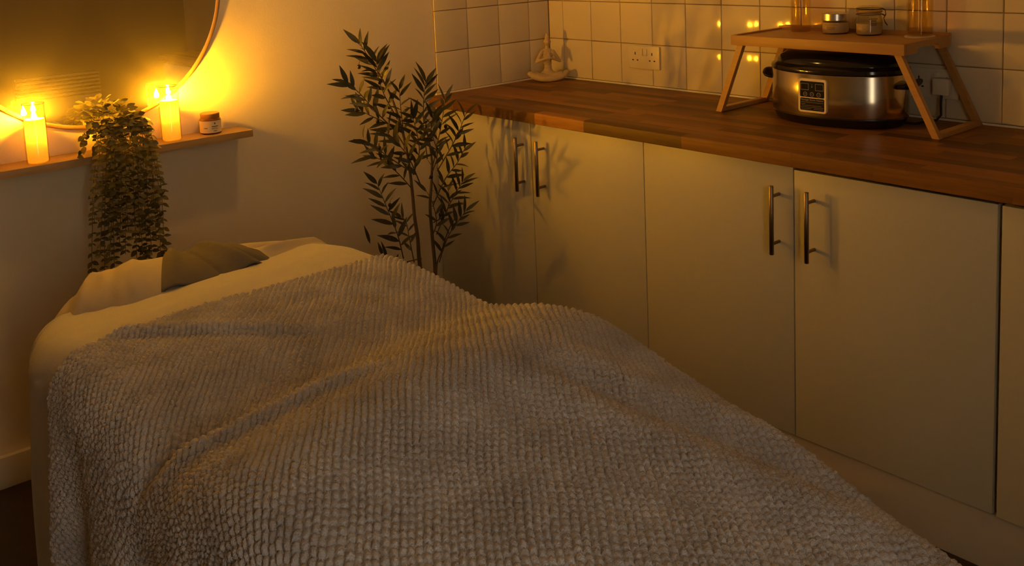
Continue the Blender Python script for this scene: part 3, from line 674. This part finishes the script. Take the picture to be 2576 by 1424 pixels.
for bx, by, ly in specs:
    yb = -0.122-0.014*ly-random.uniform(0, 0.008)
    bot = tl(bx+random.uniform(-4, 4), by, yb)
    tx = bx*0.83+0.17*310-2
    mid = tl(tx*0.5+bx*0.5+random.uniform(-9, 9), 470+random.uniform(-20, 40), yb-0.004-random.uniform(0, 0.012)); rim = tl(tx, 392, yb-0.002)
    a0 = Vector((max(-0.036, min(0.036, rim.x*0.45)), -0.024, 0.072)); over = Vector((rim.x*0.8, -0.050, 0.088+random.uniform(-.012, .016)))
    pts = [a0, over, Vector((rim.x*0.95, rim.y+0.006, 0.03)), rim, mid, bot]
    sp = smooth_path(pts, 10); MB().tube(sp, 0.0009, 5).build('vine', 'vine_stem', tp)
    acc = 0.0; last = sp[0]; side = 1
    for q in sp[1:]:
        acc += (q-last).length
        if acc > random.uniform(0.010, 0.0165):
            acc = 0.0; a = random.uniform(-0.7, 0.7); f = -1 if random.random() < 0.5 else 1
            for sgn in (1, -1):
                d = Vector((sgn*math.cos(a), -abs(math.sin(a))*0.9-0.15, random.gauss(-0.30, 0.38)))
                if q.z > 0 and q.y > -0.05 and d.y > 0: d.y = -d.y
                cand.append(((1.0 if ly == 0 else 0.5 if ly == 1 else 0.2)+random.random()*0.3+(0.4 if q.z > -0.05 else 0), VL, q.copy(), d, Vector((random.gauss(0, .5), -0.35-random.random()*0.5, 1)), random.uniform(0.6, 1.25)))
        last = q
for sx, n_ in ((1, 34), (-1, 22)):
    for k in range(n_):
        t = random.random(); c = Vector((sx*(0.045+0.055*t**0.7)-(0.004 if sx > 0 else 0.002), -0.040-0.025*random.random(), 0.085-0.075*t*t+random.gauss(0, .010)))
        cand.append((1.8, CL, c, Vector((sx*random.uniform(0.2, 1), -0.5+random.gauss(0, .3), random.uniform(-0.9, 0.3))), Vector((random.gauss(0, .5), -0.8, 0.8)), random.uniform(0.6, 0.95)))
cand.sort(key=lambda c: -c[0])
rest = MB()
for i, (pri, me, q, d, nrm, s) in enumerate(cand):
    mt_ = Matrix.Translation(q) @ orient(d, nrm) @ Matrix.Diagonal((s, s, s, 1))
    if i < 298:
        o = link('leaf', me, None, tp); o.matrix_local = mt_
    else:
        rest.add([mt_ @ v.co for v in me.vertices], [tuple(p_.vertices) for p_ in me.polygons])
tag(rest.build('foliage', 'vine_leaf', tp, True, None), kind='stuff')

# ------------------------------------------------------------------ massage table and bedding
XC = -1.838
mtb = thing('massage_table', 'padded massage table under the covers', 'massage table', (XC, -1.46, 0))
MB().box(-0.355, 0.355, -0.98, 0.70, 0.455, 0.515, 0.02).build('padded_top', 'vinyl', mtb)
for sx in (-1, 1):
    for sy in (-1, 1): MB().box(sx*0.31-0.02, sx*0.31+0.02, -0.14+sy*0.74-0.02, -0.14+sy*0.74+0.02, 0.0, 0.456, 0.003).build('leg', 'beech', mtb)
PY_ = np.array([-3.2, -2.75, -2.50, -2.36, -2.23, -2.165, -2.09, -2.01, -1.93, -1.84, -1.77, -1.69, -1.61, -1.52, -1.44, -1.365, -1.28, -1.20, -1.10, -0.99, -0.84, -0.69, -0.4])
PZ_ = np.array([.52, .53, .560, .600, .633, .648, .662, .678, .692, .706, .722, .737, .738, .726, .706, .694, .692, .704, .712, .716, .712, .710, .700])
ys = np.linspace(-3.2, -0.4, 561); zs = np.interp(ys, PY_, PZ_)
kz = np.exp(-0.5*(np.arange(-12, 13)*0.005/0.022)**2); kz /= kz.sum(); zs = np.convolve(np.pad(zs, 12, 'edge'), kz, 'valid')
def waves(seed, n, lo, hi):
    r = np.random.default_rng(seed); return [(r.uniform(lo, hi), r.uniform(0, PI), r.uniform(0, 2*PI), r.uniform(.5, 1)) for _ in range(n)]
WV = waves(3, 14, 6, 22)
def wsum(x, y, W_=WV):
    o = 0
    for k, a, p_, am in W_: o = o+am*np.sin(k*2*PI/6.28*(x*np.cos(a)+y*np.sin(a))+p_)*6/k
    return o/len(W_)
def top_height(x, y):
    u = np.clip((x-XC)/0.43, -1, 1)
    yy = y+0.085*(1-u)
    z = np.interp(yy, ys, zs)
    near = np.clip((-1.25-yy)/0.35, 0, 1)
    z = z+(0.008+0.024*near)*(1-u*u)-0.030*np.clip((yy+0.80)/0.26, 0, 1)
    # deeper hollow and fuller rise towards the middle
    z = z-0.016*np.exp(-((yy+1.345)/0.07)**2)*np.clip(1.0-0.6*u, 0, 1.6)*0.7
    z = z+0.022*np.exp(-((yy+1.66)/0.16)**2-((u+0.15)/0.7)**2)
    return z
A_H = 0.43; RR = 0.085
def half_width(y, sg):
    right = 0.425-0.055*np.clip((-1.70-y)/0.75, 0, 1.2)
    right = right-0.07*(1-np.sqrt(1-np.clip((y+0.80)/0.22, 0, 0.98)**2))
    left = 0.420-0.25*(1-np.sqrt(1-np.clip((y+0.95)/0.42, 0, 0.98)**2))
    return np.where(sg > 0, right, left)
def cover_point(s, y, off, flare=0.10, pleat=0.012, seed=5):
    """s: signed arc length from the centre line; returns x,z arrays"""
    sg = np.sign(s); a = np.abs(s)
    arc = RR*PI/2*0.92; flat = half_width(y, sg)-RR
    th = np.clip((a-flat)/arc, 0, 1)*PI/2*0.92
    d = np.maximum(a-flat-arc, 0)
    hx = np.where(a < flat, XC+s, XC+sg*flat)
    hz = top_height(hx, y)
    pl = pleat*np.sin(y*21+seed)*np.clip(d/0.25, 0, 1)+pleat*0.6*np.sin(y*37+2.1*seed)*np.clip(d/0.35, 0, 1)
    x = hx+sg*((RR+off)*np.sin(th)+np.where(d > 0, flare*d+pl, 0))
    z = hz+off-(RR)*(1-np.cos(th))-np.where(d > 0, d*0.985, 0)
    return x, z
def grid_mesh(name, X, Y, Z, mt, smooth=True, flip=False):
    nu, nv = X.shape; v = np.stack([X, Y, Z], -1).reshape(-1, 3).astype(np.float32)
    i = np.arange(nu-1)[:, None]*nv+np.arange(nv-1)[None, :]
    f = np.stack([i, i+nv, i+nv+1, i+1], -1).reshape(-1, 4)
    if flip: f = f[:, ::-1]
    me = bpy.data.meshes.new(name); me.vertices.add(len(v)); me.vertices.foreach_set('co', v.ravel())
    n = len(f); me.loops.add(n*4); me.loops.foreach_set('vertex_index', f.ravel().astype(np.int32))
    me.polygons.add(n); me.polygons.foreach_set('loop_start', np.arange(0, n*4, 4, dtype=np.int32))
    me.polygons.foreach_set('use_smooth', np.ones(n, bool)); me.update(calc_edges=True); me.validate()
    return link(name, me, mt)
def normals(X, Y, Z):
    def g(a): return np.gradient(a, axis=0), np.gradient(a, axis=1)
    (xu, xv), (yu, yv), (zu, zv) = g(X), g(Y), g(Z)
    n = np.stack([yu*zv-zu*yv, zu*xv-xu*zv, xu*yv-yu*xv], -1); n /= np.linalg.norm(n, axis=-1, keepdims=True)+1e-12
    if n[n.shape[0]//2, n.shape[1]//2, 2] < 0: n = -n
    return n
# --- cream sheet on the table (hangs at the head and down the sides)
def sheet(name, mt, s0, s1, y0, y1, off, step, head_drop=0.0, **k):
    S = np.arange(s0, s1, step); 
    T = np.arange(0, (y0-y1)+head_drop, step)
    Sg, Tg = np.meshgrid(S, T, indexing='ij')
    hd = np.maximum(head_drop-Tg, 0)                       # length hanging over the head end
    Yg = np.where(hd > 0, y0, y0-(Tg-head_drop))
    x, z = cover_point(Sg, Yg, off, **k)
    if head_drop:
        rad = 0.05; th = np.clip(hd/(rad*PI/2), 0, 1)*PI/2; dd = np.maximum(hd-rad*PI/2, 0)
        Yg = Yg+rad*np.sin(th)+0.012*np.sin(x*30)*np.clip(dd/0.2, 0, 1); z = z-rad*(1-np.cos(th))-dd
    return x, Yg, z
x, y, z = sheet('bed_sheet', 'linen', -0.90, 0.80, -0.62, -1.20, -0.024, 0.010, head_drop=0.30, flare=0.00, pleat=0.010, seed=2)
z = z+0.004*wsum(x*3, y*3); z = np.maximum(z, 0.13+0.004*np.sin(y*30))
o = grid_mesh('bed_sheet', x, y, z, 'linen'); tag(o, 'cream cotton sheet hanging in soft pleats at the head of the massage table', 'sheet')
sd = o.modifiers.new('thick', 'SOLIDIFY'); sd.thickness = 0.0025; sd.offset = -1
# --- plush throw whose smooth band shows above the waffle blanket
x, y, z = sheet('plush_throw', 'plush', -0.95, 0.74, -0.685, -1.25, -0.006, 0.008, head_drop=0.05, flare=0.02, pleat=0.010, seed=5)
z = z+0.0035*wsum(x*2, y*2); z = np.maximum(z, 0.11)
o = grid_mesh('plush_throw', x, y, z, 'plush'); tag(o, 'smooth cream plush throw showing as a band along the waffle blanket edge', 'throw')
sd = o.modifiers.new('thick', 'SOLIDIFY'); sd.thickness = 0.006; sd.offset = -1
# --- waffle blanket
ST = 0.00185
S = np.arange(-0.98, 0.74, ST); T = np.arange(0.0, 1.92, ST)
Sg, Tg = np.meshgrid(S, T, indexing='ij')
edge = -0.985-0.010*np.sin(Sg*6+1)-0.075*np.clip((-Sg-0.12)/0.42, 0, 1)-0.03*np.clip((-Sg-0.5)/0.4, 0, 1)
Yg = edge-Tg
x, z = cover_point(Sg, Yg, 0.004, flare=0.05, pleat=0.014, seed=5)
foot = np.maximum(-(Yg+2.56), 0); th = np.clip(foot/0.12, 0, 1)*PI/2; dd = np.maximum(foot-0.12, 0)
Yg = np.where(foot > 0, -2.56-0.09*np.sin(th)-0.05*dd, Yg); z = z-0.09*(1-np.cos(th))-dd
# folds
def ridge(x, y, x0, y0, x1, y1, w, h, end=0.08):
    dx, dy = x1-x0, y1-y0; L_ = math.hypot(dx, dy); t = ((x-x0)*dx+(y-y0)*dy)/L_; n = ((x-x0)*-dy+(y-y0)*dx)/L_
    return h*np.exp(-(n/w)**2)*np.exp(-(np.maximum(-t, 0)/end)**2-(np.maximum(t-L_, 0)/end)**2)
topm = np.clip(1-(np.abs(Sg)-0.36)/0.12, 0, 1)
z = z+0.006*wsum(x*1.6, Yg*1.6)
z = z+topm*(ridge(x, Yg, -2.09, -1.03, -1.90, -1.20, 0.022, 0.013)+ridge(x, Yg, -2.06, -1.085, -1.88, -1.245, 0.024, -0.010)
            +ridge(x, Yg, -2.28, -1.475, -2.03, -1.525, 0.020, -0.024, 0.10)+ridge(x, Yg, -2.28, -1.53, -2.00, -1.59, 0.026, 0.022, 0.12)
            +ridge(x, Yg, -1.72, -1.90, -1.58, -2.30, 0.05, 0.014, 0.15)+ridge(x, Yg, -1.60, -1.86, -1.50, -2.10, 0.04, 0.012, 0.12)
            +ridge(x, Yg, -1.66, -1.92, -1.54, -2.22, 0.03, -0.010, 0.12)+ridge(x, Yg, -1.80, -1.10, -1.62, -1.20, 0.045, -0.006))
nrm = normals(x, Yg, z)
# weave runs diagonally over the bed
ga = math.radians(-127.0)
wx = 0.0022*np.sin(Sg*13+Tg*9)+0.0012*np.sin(Tg*31-Sg*23+1.3)+0.0010*np.sin(Sg*87+Tg*61)+0.0006*np.sin(Sg*190-Tg*150)
wy = 0.0020*np.sin(Sg*17-Tg*21+0.7)+0.0016*np.sin(Tg*71+Sg*53)+0.0010*np.sin(Tg*160+Sg*210)
q1 = (-(Sg)*math.sin(ga)+(-Tg)*math.cos(ga)+wx)/0.0116
q2 = ((Sg)*math.cos(ga)+(-Tg)*math.sin(ga)+wy)/0.0128
jit = np.sin(np.floor(q1)*12.9898)*43758.5453; jit = (jit-np.floor(jit))*0.5
c1 = np.abs(np.sin(PI*q1))**0.42; c2 = np.abs(np.sin(PI*(q2+jit)))**0.36
cid = np.sin(np.floor(q1)*127.1+np.floor(q2+jit)*311.7)*43758.5453; cid = cid-np.floor(cid)
puff = c1*(0.22+0.78*c2)*(0.84+0.32*cid)
puff = puff+0.045*rng.standard_normal(puff.shape)
disp = 0.0092*puff
x = x+nrm[..., 0]*disp; Yg = Yg+nrm[..., 1]*disp; z = z+nrm[..., 2]*disp
z = np.maximum(z, 0.05+0.002*puff)
o = grid_mesh('waffle_blanket', x, Yg, z, 'waffle'); tag(o, 'taupe waffle fleece blanket spread over the massage table', 'blanket')
# --- pillow at the head end
def pillow_top(x, y):
    zx = np.interp(x, [-2.27, -2.22, -2.17, -2.13, -2.08, -2.02, -1.95, -1.885, -1.73, -1.63, -1.55, -1.45, -1.40, -1.36], [0.50, 0.56, 0.628, 0.675, 0.712, 0.735, 0.738, 0.730, 0.722, 0.712, 0.700, 0.680, 0.65, 0.59])
    v = (y+0.625)/0.16
    lean = 0.14*np.clip((-1.98-x)/0.2, 0, 1)
    z = zx-0.085*np.maximum(v, 0)**2.4-0.05*np.maximum(-v-0.1, 0)**1.8-lean*np.maximum(v+0.55, 0)*0.30
    z = z+0.010*wsum(x*1.8, y*2.2)
    for x0, y0, x1, y1, w, h in ((-2.03, -0.56, -2.16, -0.80, 0.014, 0.012), (-2.06, -0.55, -2.18, -0.74, 0.016, -0.010), (-1.98, -0.58, -2.06, -0.78, 0.014, -0.010), (-1.60, -0.66, -1.44, -0.60, 0.016, 0.010), (-1.62, -0.63, -1.46, -0.58, 0.012, -0.008), (-1.94, -0.60, -1.99, -0.74, 0.012, 0.008)):
        z = z+ridge(x, y, x0, y0, x1, y1, w, h, 0.04)
    return z
U, V = np.meshgrid(np.linspace(0, 1, 110), np.linspace(0, 1, 54), indexing='ij')
px_ = -2.205+0.840*U; py_ = -0.475-0.325*V-0.03*np.sin(PI*U)
py_ = py_-0.19*np.clip((0.26-U)/0.26, 0, 1)**1.4*(1-V)
rim_ = np.minimum(np.minimum(U, 1-U)/0.025, np.minimum(V, 1-V)/0.08); rim_ = np.sqrt(np.clip(rim_, 0, 1)*(2-np.clip(rim_, 0, 1)))
zt_ = 0.535+(np.maximum(pillow_top(px_, py_), 0.545)-0.535)*rim_
def closed_pad(name, X, Y, Zt, Zb, mt):
    o = grid_mesh(name, X, Y, Zt, mt, flip=True); bm = bmesh.new(); bm.from_mesh(o.data)
    o2 = grid_mesh(name, X, Y, Zb, mt); bm.from_mesh(o2.data); bpy.data.objects.remove(o2)
    bmesh.ops.remove_doubles(bm, verts=bm.verts, dist=0.0003); bmesh.ops.recalc_face_normals(bm, faces=bm.faces); bm.to_mesh(o.data); bm.free(); return o
pil = closed_pad('pillow', px_, py_, zt_, 0.535-0.012*rim_, 'linen')
tag(pil, 'soft cream pillow tucked at the head of the massage table', 'pillow')
# --- folded grey towel over the pillow
U, V = np.meshgrid(np.linspace(0, 1, 70), np.linspace(0, 1, 44), indexing='ij')
tx = -1.90+0.235*U+0.045*(1-V)*(1-U)-0.05*V*(1-U)+0.05*V*U; ty = -0.560-0.21*V+0.02*U
tz = pillow_top(tx, ty)+0.006+0.014*np.exp(-((U-0.14)/0.07)**2)*(1-0.5*V)+0.016*np.exp(-((U-0.55-0.2*V)/0.09)**2)-0.010*np.exp(-((U-0.66-0.2*V)/0.03)**2)-0.006*np.exp(-((U-0.30-0.2*V)/0.02)**2)
tz = tz-0.012*np.clip((U-0.9)/0.1, 0, 1)-0.014*np.clip((0.06-U)/0.06, 0, 1)
o = grid_mesh('folded_towel', tx, ty, tz, 'towel'); tag(o, 'rumpled grey towel lying over the cream pillow', 'towel')
sd = o.modifiers.new('thick', 'SOLIDIFY'); sd.thickness = 0.006; sd.offset = 1

# ------------------------------------------------------------------ panel heater on the wall behind the photographer (seen in the mirror)
hx0, hx1, hz0, hz1 = -1.12, -0.62, 0.26, 0.74
ht = thing('panel_heater', 'white wall panel heater with slotted top grille reflected in the mirror', 'heater', ((hx0+hx1)/2, YF, hz0))
cx = (hx0+hx1)/2
MB().box(hx0-cx, hx1-cx, 0.001, 0.075, 0, hz1-hz0-0.14, 0.006).build('front_panel', 'heater', ht)
MB().box(hx0-cx, hx1-cx, 0.001, 0.050, hz1-hz0-0.14, hz1-hz0, 0.004).build('grille_back', 'slot', ht)
for k in range(6): MB().box(hx0-cx, hx1-cx, 0.045, 0.078, hz1-hz0-0.128+k*0.0235, hz1-hz0-0.116+k*0.0235, 0.002).build('grille_slat', 'heater', ht)

# ------------------------------------------------------------------ unseen pendant lamp added as warm fill by the corner (above the frame)
lp_ = thing('fill_lamp', 'added unseen fill lamp in pendant form between the mirror and the olive tree', 'lamp', (-1.25, -0.60, 2.02))
MB().lathe([(0, 0.370), (0.045, 0.370), (0.045, 0.379), (0, 0.379)], 24, cap0=False, cap1=False).build('ceiling_rose', 'white_trim', lp_)
MB().tube([(0, 0, 0.13), (0, 0, 0.372)], 0.003, 8).build('flex', 'black', lp_)
MB().lathe([(0.030, 0.130), (0.110, 0.0), (0.108, 0.0), (0.028, 0.128)], 32, cap0=False, cap1=False, closed=True).build('lamp_shade', 'linen', lp_)
bb = MB(); blob(bb, (0, 0, 0.045), 0.028, 16); bb.build('fill_bulb', glow('fill_glow', (1.0, 0.54, 0.15), FILL_LAMP), lp_)
MB().lathe([(0, 0.068), (0.013, 0.068), (0.015, 0.075), (0.015, 0.128), (0, 0.128)], 16, cap0=False, cap1=False).build('bulb_holder', 'black', lp_)
